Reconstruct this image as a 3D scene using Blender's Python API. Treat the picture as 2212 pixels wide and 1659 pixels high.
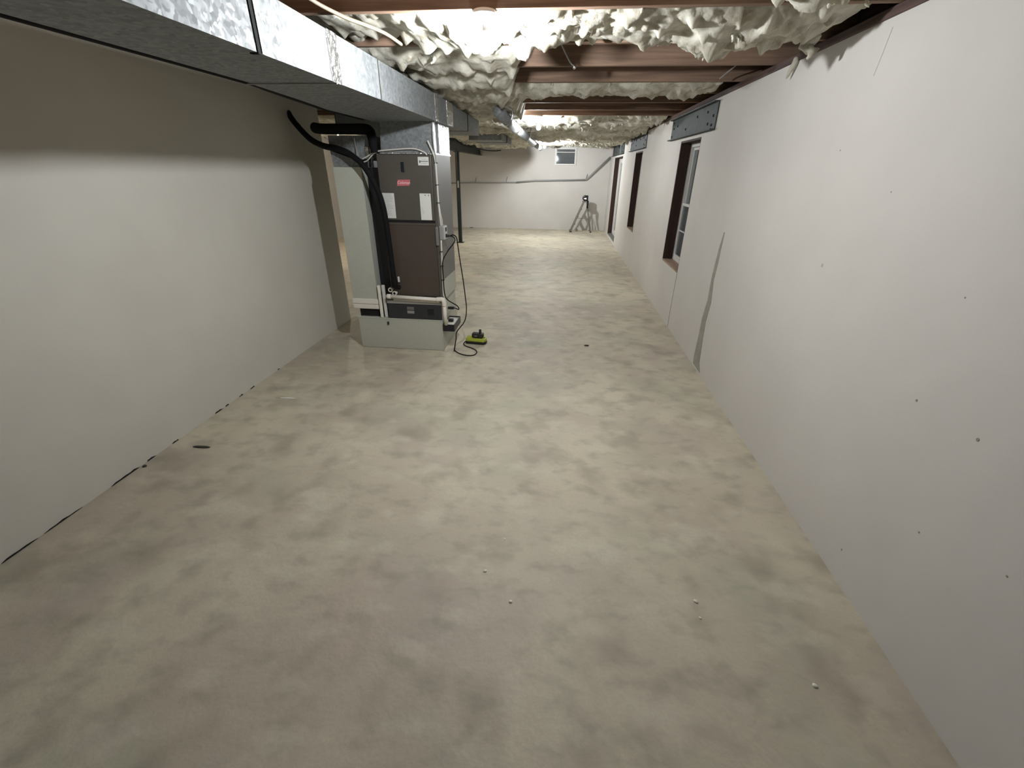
import bpy, bmesh, math, random
from mathutils import Vector, Matrix, noise
from mathutils.bvhtree import BVHTree
for o in list(bpy.data.objects): bpy.data.objects.remove(o)
SC = bpy.context.scene
COL = SC.collection
R = random.Random(7)

# ---------------------------------------------------------------- camera
cam_d = bpy.data.cameras.new('camera'); cam = bpy.data.objects.new('camera', cam_d); COL.objects.link(cam)
cam_d.sensor_width = 36.0; cam_d.lens = 36.0 * 930.0 / 2212.0; cam_d.clip_start = 0.02; cam_d.clip_end = 200
def cam_matrix():
    f, px, py, r, vx, vy = 930., 1106., 829.5, 0.0125, 1217., 367.
    c, s = math.cos(r), math.sin(r)
    dx, dy = vx - px, vy - py
    u, v = (dx * c + dy * s) / f, -(-dx * s + dy * c) / f
    yc = Vector((u, v, -1)).normalized(); p = math.atan(v)
    zc = Vector((0, math.cos(p), math.sin(p))); xc = yc.cross(zc)
    rm = Matrix((xc, yc, zc)) @ Matrix(((c, -s, 0), (s, c, 0), (0, 0, 1)))
    return Matrix.Translation((0, 0, 1.8)) @ rm.to_4x4()
cam.matrix_world = cam_matrix()
SC.camera = cam

# ---------------------------------------------------------------- world, exposure
w = bpy.data.worlds.new('night'); SC.world = w; w.use_nodes = True
w.node_tree.nodes['Background'].inputs[0].default_value = (0.02, 0.026, 0.04, 1)
w.node_tree.nodes['Background'].inputs[1].default_value = 0.25
SC.view_settings.view_transform = 'Standard'; SC.view_settings.look = 'None'
SC.view_settings.gamma = 1.0; SC.view_settings.use_curve_mapping = False
SC.view_settings.exposure = 0.05
BULB_STRENGTH = 2950.0
BULB_COL = (0.94, 0.97, 1.0)

# room numbers
XR, XL, YB, YF = 1.455, -2.69, 15.4, -5.0      # right wall, left wall, far wall, wall behind
ZJ, ZS, ZW = 2.48, 2.715, 2.44                 # joist underside, subfloor, wall top
XFAR = -6.2
JOIST_Y = [2.6 + .64 * k for k in range(-9, 20)]

# ---------------------------------------------------------------- materials
def mat(name, col, rough=.6, metal=0., bump=0., bscale=40., var=0., vscale=6., spec=.5, emit=None, estr=0., alpha_t=0.):
    m = bpy.data.materials.new(name); m.use_nodes = True
    nt = m.node_tree; b = nt.nodes['Principled BSDF']
    b.inputs['Base Color'].default_value = (*col, 1); b.inputs['Roughness'].default_value = rough
    b.inputs['Metallic'].default_value = metal; b.inputs['Specular IOR Level'].default_value = spec
    if emit: b.inputs['Emission Color'].default_value = (*emit, 1); b.inputs['Emission Strength'].default_value = estr
    if alpha_t: b.inputs['Transmission Weight'].default_value = alpha_t
    if bump or var:
        tc = nt.nodes.new('ShaderNodeTexCoord')
    if bump:
        n = nt.nodes.new('ShaderNodeTexNoise'); n.inputs['Scale'].default_value = bscale; n.inputs['Detail'].default_value = 4
        bp = nt.nodes.new('ShaderNodeBump'); bp.inputs['Strength'].default_value = bump; bp.inputs['Distance'].default_value = .02
        nt.links.new(tc.outputs['Object'], n.inputs['Vector']); nt.links.new(n.outputs['Fac'], bp.inputs['Height']); nt.links.new(bp.outputs['Normal'], b.inputs['Normal'])
    if var:
        n = nt.nodes.new('ShaderNodeTexNoise'); n.inputs['Scale'].default_value = vscale; n.inputs['Detail'].default_value = 5
        cr = nt.nodes.new('ShaderNodeValToRGB')
        cr.color_ramp.elements[0].position = .3; cr.color_ramp.elements[1].position = .7
        cr.color_ramp.elements[0].color = (*[c * (1 - var) for c in col], 1); cr.color_ramp.elements[1].color = (*[min(1, c * (1 + var * .6)) for c in col], 1)
        nt.links.new(tc.outputs['Object'], n.inputs['Vector']); nt.links.new(n.outputs['Fac'], cr.inputs['Fac']); nt.links.new(cr.outputs['Color'], b.inputs['Base Color'])
    return m

def concrete_floor():
    m = bpy.data.materials.new('concrete_floor'); m.use_nodes = True; nt = m.node_tree; N = nt.nodes.new; Lk = nt.links.new
    b = nt.nodes['Principled BSDF']; b.inputs['Roughness'].default_value = .62; b.inputs['Specular IOR Level'].default_value = .35
    tc = N('ShaderNodeTexCoord')
    def layer(scale, sx, sy, rot, det, lo, hi, rough=.55):
        mp = N('ShaderNodeMapping'); mp.inputs['Scale'].default_value = (sx, sy, 1); mp.inputs['Rotation'].default_value = (0, 0, rot)
        n = N('ShaderNodeTexNoise'); n.inputs['Scale'].default_value = scale; n.inputs['Detail'].default_value = det; n.inputs['Roughness'].default_value = rough
        Lk(tc.outputs['Object'], mp.inputs['Vector']); Lk(mp.outputs['Vector'], n.inputs['Vector'])
        mr = N('ShaderNodeMapRange'); mr.interpolation_type = 'SMOOTHSTEP'; mr.inputs['From Min'].default_value = lo; mr.inputs['From Max'].default_value = hi
        Lk(n.outputs['Fac'], mr.inputs['Value']); return mr.outputs['Result']
    def mix(fac, a, bcol, mul=1.):
        x = N('ShaderNodeMix'); x.data_type = 'RGBA'
        if mul != 1.:
            mm = N('ShaderNodeMath'); mm.operation = 'MULTIPLY'; mm.inputs[1].default_value = mul; Lk(fac, mm.inputs[0]); fac = mm.outputs[0]
        Lk(fac, x.inputs[0])
        if isinstance(a, tuple): x.inputs[6].default_value = (*a, 1)
        else: Lk(a, x.inputs[6])
        x.inputs[7].default_value = (*bcol, 1); return x.outputs[2]
    c = mix(layer(.8, 1, .8, .4, 3, .38, .62), (.63, .575, .44), (.52, .455, .355))
    c = mix(layer(1.3, 1, 1, 2.1, 3, .48, .68, .5), c, (.40, .415, .31), .5)            # greenish cast
    c = mix(layer(1.1, 1, 1, 4.2, 3, .50, .70, .5), c, (.44, .37, .32), .5)             # brownish cast
    c = mix(layer(3.3, 1.1, 1.0, .7, 2, .50, .74, .45), c, (.34, .295, .23), .66)       # soft darker blotches
    c = mix(layer(5.2, .9, 1.2, -.3, 3, .50, .74, .5), c, (.33, .305, .235), .6)
    c = mix(layer(9.0, .8, 1.3, .3, 2, .52, .76, .5), c, (.34, .31, .245), .45)
    c = mix(layer(4.3, .8, 1.3, 1.2, 3, .50, .72, .55), c, (.66, .615, .49), .6)        # pale trowel patches
    c = mix(layer(60, 1, 1, 0, 3, .3, .8, .7), c, (.36, .335, .27), .2)
    Lk(c, b.inputs['Base Color'])
    n = N('ShaderNodeTexNoise'); n.inputs['Scale'].default_value = 30; n.inputs['Detail'].default_value = 6
    Lk(tc.outputs['Object'], n.inputs['Vector'])
    bp = N('ShaderNodeBump'); bp.inputs['Strength'].default_value = .12; bp.inputs['Distance'].default_value = .02
    Lk(n.outputs['Fac'], bp.inputs['Height']); Lk(bp.outputs['Normal'], b.inputs['Normal'])
    return m

def painted_wall(name, a, bcol):
    m = bpy.data.materials.new(name); m.use_nodes = True; nt = m.node_tree; N = nt.nodes.new; Lk = nt.links.new
    b = nt.nodes['Principled BSDF']; b.inputs['Roughness'].default_value = .8; b.inputs['Specular IOR Level'].default_value = .25
    tc = N('ShaderNodeTexCoord')
    n = N('ShaderNodeTexNoise'); n.inputs['Scale'].default_value = 1.1; n.inputs['Detail'].default_value = 4
    Lk(tc.outputs['Object'], n.inputs['Vector'])
    x = N('ShaderNodeMix'); x.data_type = 'RGBA'; x.inputs[6].default_value = (*a, 1); x.inputs[7].default_value = (*bcol, 1)
    mr = N('ShaderNodeMapRange'); mr.inputs['From Min'].default_value = .35; mr.inputs['From Max'].default_value = .65
    Lk(n.outputs['Fac'], mr.inputs['Value']); Lk(mr.outputs['Result'], x.inputs[0])
    # dust and grime specks of their own
    v = N('ShaderNodeTexVoronoi'); v.inputs['Scale'].default_value = 2.3; v.inputs['Randomness'].default_value = 1
    Lk(tc.outputs['Object'], v.inputs['Vector'])
    mr2 = N('ShaderNodeMapRange'); mr2.inputs['From Min'].default_value = .018; mr2.inputs['From Max'].default_value = .03; mr2.inputs['To Min'].default_value = .55; mr2.inputs['To Max'].default_value = 0
    Lk(v.outputs['Distance'], mr2.inputs['Value'])
    x2 = N('ShaderNodeMix'); x2.data_type = 'RGBA'; Lk(mr2.outputs['Result'], x2.inputs[0]); Lk(x.outputs[2], x2.inputs[6]); x2.inputs[7].default_value = (.25, .22, .18, 1)
    Lk(x2.outputs[2], b.inputs['Base Color'])
    n2 = N('ShaderNodeTexNoise'); n2.inputs['Scale'].default_value = 5; n2.inputs['Detail'].default_value = 8
    Lk(tc.outputs['Object'], n2.inputs['Vector'])
    bp = N('ShaderNodeBump'); bp.inputs['Strength'].default_value = .14; bp.inputs['Distance'].default_value = .03
    Lk(n2.outputs['Fac'], bp.inputs['Height']); Lk(bp.outputs['Normal'], b.inputs['Normal'])
    return m

def galvanized(name, base=(.62, .65, .67), rough=.38, metal=.85, spangle=.35):
    m = bpy.data.materials.new(name); m.use_nodes = True; nt = m.node_tree; N = nt.nodes.new; Lk = nt.links.new
    b = nt.nodes['Principled BSDF']; b.inputs['Metallic'].default_value = metal
    tc = N('ShaderNodeTexCoord'); v = N('ShaderNodeTexVoronoi'); v.inputs['Scale'].default_value = 55
    nz = N('ShaderNodeTexNoise'); nz.inputs['Scale'].default_value = 25; nz.inputs['Detail'].default_value = 3
    vm = N('ShaderNodeVectorMath'); vm.operation = 'MULTIPLY_ADD'; vm.inputs[1].default_value = (.04, .04, .04)
    Lk(tc.outputs['Object'], nz.inputs['Vector']); Lk(nz.outputs['Color'], vm.inputs[0]); Lk(tc.outputs['Object'], vm.inputs[2]); Lk(vm.outputs[0], v.inputs['Vector'])
    sp = N('ShaderNodeSeparateColor'); Lk(v.outputs['Color'], sp.inputs[0])
    x = N('ShaderNodeMix'); x.data_type = 'RGBA'; x.inputs[6].default_value = (*[c * (1 - spangle) for c in base], 1); x.inputs[7].default_value = (*[min(1, c * (1 + spangle * .6)) for c in base], 1)
    Lk(sp.outputs[0], x.inputs[0]); Lk(x.outputs[2], b.inputs['Base Color'])
    mr = N('ShaderNodeMapRange'); mr.inputs['To Min'].default_value = rough - .08; mr.inputs['To Max'].default_value = rough + .12
    Lk(sp.outputs[1], mr.inputs['Value']); Lk(mr.outputs['Result'], b.inputs['Roughness'])
    bp = N('ShaderNodeBump'); bp.inputs['Strength'].default_value = .03; bp.inputs['Distance'].default_value = .01
    n3 = N('ShaderNodeTexNoise'); n3.inputs['Scale'].default_value = 6; Lk(tc.outputs['Object'], n3.inputs['Vector'])
    Lk(n3.outputs['Fac'], bp.inputs['Height']); Lk(bp.outputs['Normal'], b.inputs['Normal'])
    return m

def timber(name, a, bcol, ax=0):
    m = bpy.data.materials.new(name); m.use_nodes = True; nt = m.node_tree; N = nt.nodes.new; Lk = nt.links.new
    b = nt.nodes['Principled BSDF']; b.inputs['Roughness'].default_value = .75; b.inputs['Specular IOR Level'].default_value = .25
    tc = N('ShaderNodeTexCoord'); mp = N('ShaderNodeMapping')
    sc = [22, 22, 22]; sc[ax] = 1.2; mp.inputs['Scale'].default_value = sc
    n = N('ShaderNodeTexNoise'); n.inputs['Scale'].default_value = 1.5; n.inputs['Detail'].default_value = 6; n.inputs['Distortion'].default_value = .6
    Lk(tc.outputs['Object'], mp.inputs['Vector']); Lk(mp.outputs['Vector'], n.inputs['Vector'])
    cr = N('ShaderNodeValToRGB'); cr.color_ramp.elements[0].position = .35; cr.color_ramp.elements[1].position = .68
    cr.color_ramp.elements[0].color = (*a, 1); cr.color_ramp.elements[1].color = (*bcol, 1)
    Lk(n.outputs['Fac'], cr.inputs['Fac']); Lk(cr.outputs['Color'], b.inputs['Base Color'])
    return m

def fibre(name, a, bcol, c2):
    m = bpy.data.materials.new(name); m.use_nodes = True; nt = m.node_tree; N = nt.nodes.new; Lk = nt.links.new
    b = nt.nodes['Principled BSDF']; b.inputs['Roughness'].default_value = .95; b.inputs['Specular IOR Level'].default_value = .1
    b.inputs['Subsurface Weight'].default_value = .6; b.inputs['Subsurface Radius'].default_value = (1, .95, .8); b.inputs['Subsurface Scale'].default_value = .03
    tc = N('ShaderNodeTexCoord')
    n = N('ShaderNodeTexNoise'); n.inputs['Scale'].default_value = 7; n.inputs['Detail'].default_value = 8; n.inputs['Roughness'].default_value = .65; n.inputs['Distortion'].default_value = .5
    Lk(tc.outputs['Object'], n.inputs['Vector'])
    cr = N('ShaderNodeValToRGB'); e = cr.color_ramp.elements; e[0].position = .32; e[0].color = (*c2, 1); e[1].position = .62; e[1].color = (*bcol, 1)
    k = e.new(.47); k.color = (*a, 1)
    Lk(n.outputs['Fac'], cr.inputs['Fac']); Lk(cr.outputs['Color'], b.inputs['Base Color'])
    n2 = N('ShaderNodeTexNoise'); n2.inputs['Scale'].default_value = 60; n2.inputs['Detail'].default_value = 6; n2.inputs['Roughness'].default_value = .7
    Lk(tc.outputs['Object'], n2.inputs['Vector'])
    bp = N('ShaderNodeBump'); bp.inputs['Strength'].default_value = .5; bp.inputs['Distance'].default_value = .008
    Lk(n2.outputs['Fac'], bp.inputs['Height']); Lk(bp.outputs['Normal'], b.inputs['Normal'])
    return m

M = dict(
    floor=concrete_floor(),
    wall=painted_wall('painted_concrete', (.60, .575, .54), (.555, .53, .495)),
    wall_left=painted_wall('painted_concrete_left', (.60, .58, .52), (.555, .53, .475)),
    galv=galvanized('galvanized_steel', (.225, .238, .243), .62, .33, .25),
    galv_flat=galvanized('dull_galvanized_steel', (.49, .50, .43), .65, .1, .02),
    foil=mat('foil_tape', (.86, .87, .88), .25, 1, bump=.7, bscale=30),
    wood=timber('joist_wood', (.15, .098, .070), (.27, .175, .12)),
    wood_dark=timber('dark_stained_wood', (.034, .018, .014), (.052, .029, .022), 2),
    sillplate=timber('treated_sill_wood', (.055, .036, .034), (.12, .075, .062), 1),
    sill=timber('sill_wood', (.24, .16, .11), (.36, .25, .18), 1),
    osb=mat('subfloor_board', (.17, .11, .07), .85, var=.4, vscale=14, bump=.2),
    fibre=fibre('glass_fibre', (.44, .42, .35), (.58, .56, .48), (.28, .25, .19)),
    steel=mat('primed_steel', (.050, .060, .057), .7, 0., var=.25, vscale=9, spec=.25),
    post=mat('green_black_steel', (.018, .026, .022), .45, .3, var=.3),
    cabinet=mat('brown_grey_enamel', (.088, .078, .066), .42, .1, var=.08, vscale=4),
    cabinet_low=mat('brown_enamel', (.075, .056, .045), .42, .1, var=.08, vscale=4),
    cabinet_side=mat('grey_enamel', (.17, .165, .155), .5, .2),
    nightblue=mat('night_dark', (.004, .006, .012), .5),
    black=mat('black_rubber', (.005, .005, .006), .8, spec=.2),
    blackp=mat('black_plastic', (.010, .010, .013), .4),
    filt=mat('slate_filter_door', (.030, .031, .036), .45, .1, var=.1),
    hole=mat('dark_recess', (.004, .004, .004), .9),
    white=mat('white_label', (.66, .66, .62), .6),
    pvc=mat('white_pvc', (.78, .74, .66), .4),
    vinyl=mat('white_vinyl', (.62, .61, .58), .45),
    cable=mat('white_cable', (.62, .60, .55), .5),
    ink=mat('dark_print', (.05, .05, .05), .7),
    red=mat('red_badge', (.50, .13, .14), .5),
    badge=mat('badge_white', (.85, .62, .62), .5),
    boxgrey=mat('grey_metal_box', (.38, .38, .36), .45, .5),
    lime=mat('lime_plastic', (.42, .47, .05), .4),
    battery=mat('grey_black_plastic', (.018, .02, .014), .5),
    porcelain=mat('white_porcelain', (.75, .75, .73), .3),
    alu=mat('weathered_aluminium', (.17, .165, .14), .6, .2),
    chip=mat('white_chip', (.8, .78, .70), .7),
    dirt=mat('dark_crumb', (.06, .05, .04), .9),
    cable_tan=mat('tan_cable', (.30, .25, .18), .6),
    crack=mat('grey_patch_mortar', (.30, .29, .24), .9, var=.15, vscale=12),
    seam=mat('grey_seam', (.25, .23, .20), .9),
    drain=mat('grey_tube_and_wire', (.26, .26, .25), .6),  # grey of loose wires and of the tube that draws a shadow band
    strap=mat('bright_steel', (.7, .7, .7), .3, 1),
    bulb=mat('lit_bulb', (1, 1, 1), .4, emit=BULB_COL, estr=BULB_STRENGTH),
    bulb_mid=mat('dimmer_lit_bulb', (1, 1, 1), .4, emit=BULB_COL, estr=BULB_STRENGTH * .7),
    bulb_warm=mat('warm_lit_bulb', (1, 1, 1), .4, emit=(1., .90, .74), estr=BULB_STRENGTH * .8),
    bulb_far=mat('brighter_lit_bulb', (1, 1, 1), .4, emit=BULB_COL, estr=BULB_STRENGTH * 2.1),
    lens=mat('lit_lamp_lens', (1, 1, 1), .4, emit=(1, 1, 1), estr=3.0),
    faint=mat('faint_line', (.44, .425, .40), .9),
    smudge=mat('wall_smudge', (.30, .265, .22), .9),
    earth=mat('night_ground', (.03, .035, .02), .9),
)
g = bpy.data.materials.new('window_glass'); g.use_nodes = True
gb = g.node_tree.nodes['Principled BSDF']; gb.inputs['Base Color'].default_value = (.75, .8, .82, 1); gb.inputs['Roughness'].default_value = .03
gb.inputs['Transmission Weight'].default_value = .9; gb.inputs['IOR'].default_value = 1.5
M['glass'] = g

# ---------------------------------------------------------------- helpers
def link(name, bm, m, parent=None, smooth=False):
    bmesh.ops.recalc_face_normals(bm, faces=bm.faces)
    me = bpy.data.meshes.new(name); bm.to_mesh(me); bm.free()
    ms = m if isinstance(m, (list, tuple)) else [m]
    for k in ms: me.materials.append(M[k])
    if smooth:
        for p in me.polygons: p.use_smooth = True
    o = bpy.data.objects.new(name, me); COL.objects.link(o)
    if parent: o.parent = parent; o.matrix_parent_inverse = parent.matrix_world.inverted()
    return o
def empty(name, loc):
    o = bpy.data.objects.new(name, None); COL.objects.link(o); o.location = loc; o.empty_display_size = .05
    o.matrix_world = Matrix.Translation(loc); return o
def tag(o, label, cat, group=None, kind=None):
    o['label'] = label; o['category'] = cat
    if group: o['group'] = group
    if kind: o['kind'] = kind
    return o
def struct(o, label=None):
    o['kind'] = 'structure'
    if label: o['label'] = label
    return o
def plabel(o, label): o['label'] = label; return o

def box(bm, x0, x1, y0, y1, z0, z1, bev=0., seg=2, mi=0):
    vs = [bm.verts.new((x, y, z)) for x in (x0, x1) for y in (y0, y1) for z in (z0, z1)]
    F = [(0, 1, 3, 2), (4, 6, 7, 5), (0, 4, 5, 1), (2, 3, 7, 6), (0, 2, 6, 4), (1, 5, 7, 3)]
    fs = [bm.faces.new([vs[i] for i in f]) for f in F]
    for f in fs: f.material_index = mi
    if bev:
        es = list({e for f in fs for e in f.edges})
        bmesh.ops.bevel(bm, geom=es, offset=bev, segments=seg, affect='EDGES', profile=.5)
    return bm
def B(*a, **k): return box(bmesh.new(), *a, **k)
def prism(bm, pts, d0, d1, axis='y'):
    """pts 2D outline, extruded along axis. axis y: pts=(x,z); x: pts=(y,z); z: pts=(x,y)"""
    def P(p, d): return {'y': (p[0], d, p[1]), 'x': (d, p[0], p[1]), 'z': (p[0], p[1], d)}[axis]
    a = [bm.verts.new(P(p, d0)) for p in pts]; b = [bm.verts.new(P(p, d1)) for p in pts]
    n = len(pts); bm.faces.new(a); bm.faces.new(b[::-1])
    for i in range(n): bm.faces.new((a[i], a[(i + 1) % n], b[(i + 1) % n], b[i]))
    return bm
def smooth_path(pts, n=8):
    P = [Vector(p) for p in pts]; out = []
    for i in range(len(P) - 1):
        p0 = P[max(i - 1, 0)]; p1 = P[i]; p2 = P[i + 1]; p3 = P[min(i + 2, len(P) - 1)]
        for k in range(n):
            t = k / n; t2 = t * t; t3 = t2 * t
            out.append(.5 * ((2 * p1) + (-p0 + p2) * t + (2 * p0 - 5 * p1 + 4 * p2 - p3) * t2 + (-p0 + 3 * p1 - 3 * p2 + p3) * t3))
    out.append(P[-1]); return out
def tube(bm, pts, r, seg=12, sm=8, rf=None, cap=True):
    P = smooth_path(pts, sm) if sm > 1 and len(pts) > 2 else [Vector(p) for p in pts]
    n = len(P); T = []
    for i in range(n):
        d = P[min(i + 1, n - 1)] - P[max(i - 1, 0)]
        T.append(d.normalized() if d.length > 1e-9 else Vector((0, 0, 1)))
    up = Vector((0, 0, 1)) if abs(T[0].z) < .9 else Vector((1, 0, 0))
    nx = T[0].cross(up).normalized(); rings = []
    for i in range(n):
        nx = (nx - T[i] * nx.dot(T[i])).normalized(); ny = T[i].cross(nx)
        rr = r if rf is None else rf(i / (n - 1)) * r
        rings.append([bm.verts.new(P[i] + (nx * math.cos(a) + ny * math.sin(a)) * rr) for a in [2 * math.pi * k / seg for k in range(seg)]])
    for a, b in zip(rings, rings[1:]):
        for k in range(seg): bm.faces.new((a[k], a[(k + 1) % seg], b[(k + 1) % seg], b[k]))
    if cap: bm.faces.new(rings[0][::-1]); bm.faces.new(rings[-1])
    return bm
def Tb(*a, **k): return tube(bmesh.new(), *a, **k)
def lathe(bm, prof, c, axis='z', seg=24):
    rings = []
    for (r, h) in prof:
        ring = []
        for k in range(seg):
            a = 2 * math.pi * k / seg; u, v = r * math.cos(a), r * math.sin(a)
            q = {'z': (u, v, h), 'y': (u, h, v), 'x': (h, u, v)}[axis]
            ring.append(bm.verts.new((c[0] + q[0], c[1] + q[1], c[2] + q[2])))
        rings.append(ring)
    for a, b in zip(rings, rings[1:]):
        for k in range(seg): bm.faces.new((a[k], a[(k + 1) % seg], b[(k + 1) % seg], b[k]))
    bm.faces.new(rings[0][::-1]); bm.faces.new(rings[-1]); return bm
def text_mesh(name, s, size, m, loc, rot, parent, depth=.0006, shear=0.):
    cu = bpy.data.curves.new(name, 'FONT'); cu.body = s; cu.size = size; cu.extrude = depth; cu.align_x = 'CENTER'; cu.align_y = 'CENTER'; cu.shear = shear
    tmp = bpy.data.objects.new(name + '_t', cu); COL.objects.link(tmp)
    dg = bpy.context.evaluated_depsgraph_get(); me = bpy.data.meshes.new_from_object(tmp.evaluated_get(dg))
    bpy.data.objects.remove(tmp)
    me.transform(Matrix.Translation(loc) @ rot.to_4x4()); me.materials.clear(); me.materials.append(M[m])
    o = bpy.data.objects.new(name, me); COL.objects.link(o)
    if parent: o.parent = parent; o.matrix_parent_inverse = parent.matrix_world.inverted()
    return o

# ================================================================ SETTING
struct(link('floor', B(XFAR - .3, 1.75, YF - .2, YB + .3, -.15, 0), 'floor'))
struct(link('ceiling', B(XFAR - .3, 1.75, YF - .2, YB + .3, ZS, ZS + .02), 'osb'), 'brown subfloor boards above the joists')

SPECKS = [(2.768, 1.909, .0045), (1.673, .992, .006), (1.389, .994, .007), (1.403, .555, .004), (1.682, .159, .005), (1.68, 1.407, .0035), (1.099, .676, .004), (2.262, 1.728, .0035)]
# right wall with three openings
OPEN = [(5.50, 6.40, .685, 2.135), (9.30, 10.20, .685, 2.135), (12.30, 14.15, .06, 2.125)]
WD = .26
bm = bmesh.new(); y = YF
for (a, b, z0, z1) in OPEN:
    box(bm, XR, XR + WD, y, a, 0, ZW); box(bm, XR, XR + WD, a, b, 0, z0); box(bm, XR, XR + WD, a, b, z1, ZW); y = b
box(bm, XR, XR + WD, y, YB, 0, ZW)
wr = struct(link('wall_right', bm, 'wall'))
# mortar patch over the crack, seam lines (real thin fillings)
def strip(bm, pts, x0, x1):
    L = [(y - w_ / 2, z) for y, z, w_ in pts] + [(y + w_ / 2, z) for y, z, w_ in reversed(pts)]
    return prism(bm, L, x0, x1, 'x')
cp = link('crack_patch', strip(bmesh.new(), [(4.15, .02, .24), (4.20, .10, .19), (4.22, .35, .13), (4.235, .5, .12), (4.20, .7, .10), (4.24, .9, .065), (4.225, 1.05, .07), (4.22, 1.18, .05), (4.20, 1.32, .02)], XR - .003, XR + .01), 'crack', wr)
plabel(cp, 'grey mortar patch running up the wall')
link('form_seam', strip(bmesh.new(), [(5.50, .01, .018), (5.51, .35, .012), (5.50, .685, .015)], XR - .002, XR + .01), 'seam', wr)
link('form_seam', strip(bmesh.new(), [(2.68, 2.22, .003), (2.665, 2.3, .005), (2.65, 2.40, .006)], XR - .001, XR + .01), 'faint', wr)
for sy, sz, sr in SPECKS:
    link('smudge', lathe(bmesh.new(), [(sr, 0), (sr * .8, -.0015)], (XR, sy, sz), 'x', 9), 'smudge', wr)

# left wall ends beside the furnace; the room opens beyond it
bm = B(XL - .25, XL, YF, 5.24, .0, ZW)
wl = struct(link('wall_left', bm, 'wall_left'))
bm = bmesh.new(); rr = random.Random(3)
for (y0, y1) in [(1.25, 1.42), (1.45, 1.66), (1.84, 2.04), (2.10, 2.17), (2.31, 2.37), (2.74, 2.83), (2.86, 2.90), (3.03, 3.08), (3.18, 3.24), (3.6, 3.63), (1.0, 1.2)]:
    n = 6; L = [(y0 + (y1 - y0) * i / n, .001) for i in range(n + 1)] + [(y1 - (y1 - y0) * i / n, .004 + .007 * rr.random()) for i in range(1, n)]
    prism(bm, L, XL - .01, XL + .004, 'x')
plabel(link('floor_joint', bm, 'hole', wl), 'dark open joint between wall and floor')
struct(link('wall_back', B(XFAR, 1.72, YB, YB + .25, 0, ZW + .3), 'wall'))
struct(link('wall_front', B(XFAR, 1.72, YF - .2, YF, 0, ZW + .3), 'wall'))
struct(link('wall_side_room', B(XFAR - .2, XFAR, YF, YB, 0, ZW + .3), 'wall'), 'pale wall of the space beyond the left wall')

# sill plates on the walls
struct(link('trim_1', B(XR - .012, XR + .16, YF, YB, ZW, ZJ, bev=.003), 'sillplate'), 'wooden sill plate on the right wall')
struct(link('trim_2', B(XL - .15, XL + .0, YF, 5.24, ZW, ZJ, bev=.003), 'wood'), 'wooden sill plate on the left wall')
struct(link('trim_3', B(XR + .13, XR + .17, YF, YB, ZJ, ZS, bev=.003), 'sillplate'), 'rim board behind the joist ends')

# window buck (dark jambs), sills, frames
def window(n, a, b, z0, z1, door=False):
    x0, x1 = XR + .002, XR + .24; t = .022
    root = struct(empty('window_%d' % n if not door else 'door_1', (XR + .12, (a + b) / 2, z0)))
    bm = bmesh.new(); box(bm, x0, x1, b - t, b, z0, z1, .003)                       # far jamb
    box(bm, x0, x1, a, a + t, z0, z1, .003); box(bm, x0, x1, a + t, b - t, z1 - t, z1, .003)
    plabel(link('jamb', bm, 'wood_dark', root), 'dark brown wooden jamb')
    if not door:
        plabel(link('window_sill', B(x0 - .004, x1, a + t, b - t, z0, z0 + t, .003), 'sill', root), 'light brown wooden sill')
    else:
        link('threshold', B(x0, x1, a + t, b - t, z0, z0 + t, .003), 'alu', root)
    A, Bb, Z0, Z1 = a + t, b - t, z0 + t, z1 - t
    fx0, fx1 = XR + .125, XR + .185; f = .045
    bm = bmesh.new()
    box(bm, fx0, fx1, A, A + f, Z0, Z1, .004); box(bm, fx0, fx1, Bb - f, Bb, Z0, Z1, .004)
    box(bm, fx0, fx1, A + f, Bb - f, Z1 - f, Z1, .004); box(bm, fx0, fx1, A + f, Bb - f, Z0, Z0 + f, .004)
    link('window_frame' if not door else 'door_frame', bm, 'vinyl', root)
    A += f; Bb -= f; Z0 += f; Z1 -= f
    if not door:
        zm = 1.41
        for nm, (s0, s1, sx0, sx1) in dict(upper=(zm - .02, Z1, fx0 + .03, fx1 - .004), lower=(Z0, zm + .02, fx0 + .004, fx0 + .03)).items():
            bm = bmesh.new(); s = .032
            box(bm, sx0, sx1, A, A + s, s0, s1, .002); box(bm, sx0, sx1, Bb - s, Bb, s0, s1, .002)
            box(bm, sx0, sx1, A + s, Bb - s, s0, s0 + s, .002); box(bm, sx0, sx1, A + s, Bb - s, s1 - s, s1, .002)
            if nm == 'lower': box(bm, sx0 + .008, sx1 - .008, A + s, Bb - s, 1.085, 1.10)
            sash = link('sash', bm, 'vinyl', root)
            link('pane', B((sx0 + sx1) / 2 - .002, (sx0 + sx1) / 2 + .002, A + s, Bb - s, s0 + s, s1 - s), 'glass', sash)
    else:
        ym = (A + Bb) / 2
        for (y0, y1, sx) in ((A, ym + .03, fx0 + .004), (ym - .03, Bb, fx0 + .032)):
            bm = bmesh.new(); s = .07
            box(bm, sx, sx + .024, y0, y0 + s, Z0, Z1, .002); box(bm, sx, sx + .024, y1 - s, y1, Z0, Z1, .002)
            box(bm, sx, sx + .024, y0 + s, y1 - s, Z0, Z0 + s, .002); box(bm, sx, sx + .024, y0 + s, y1 - s, Z1 - s, Z1, .002)
            leaf = link('door_leaf', bm, 'vinyl', root)
            link('pane', B(sx + .010, sx + .014, y0 + s, y1 - s, Z0 + s, Z1 - s), 'glass', leaf)
            if y0 != A: link('handle', B(sx - .035, sx, y0 + .02, y0 + .045, .98, 1.2, .006), 'blackp', leaf)
    return root
window(1, *OPEN[0]); window(2, *OPEN[1]); window(0, *OPEN[2], door=True)

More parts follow.
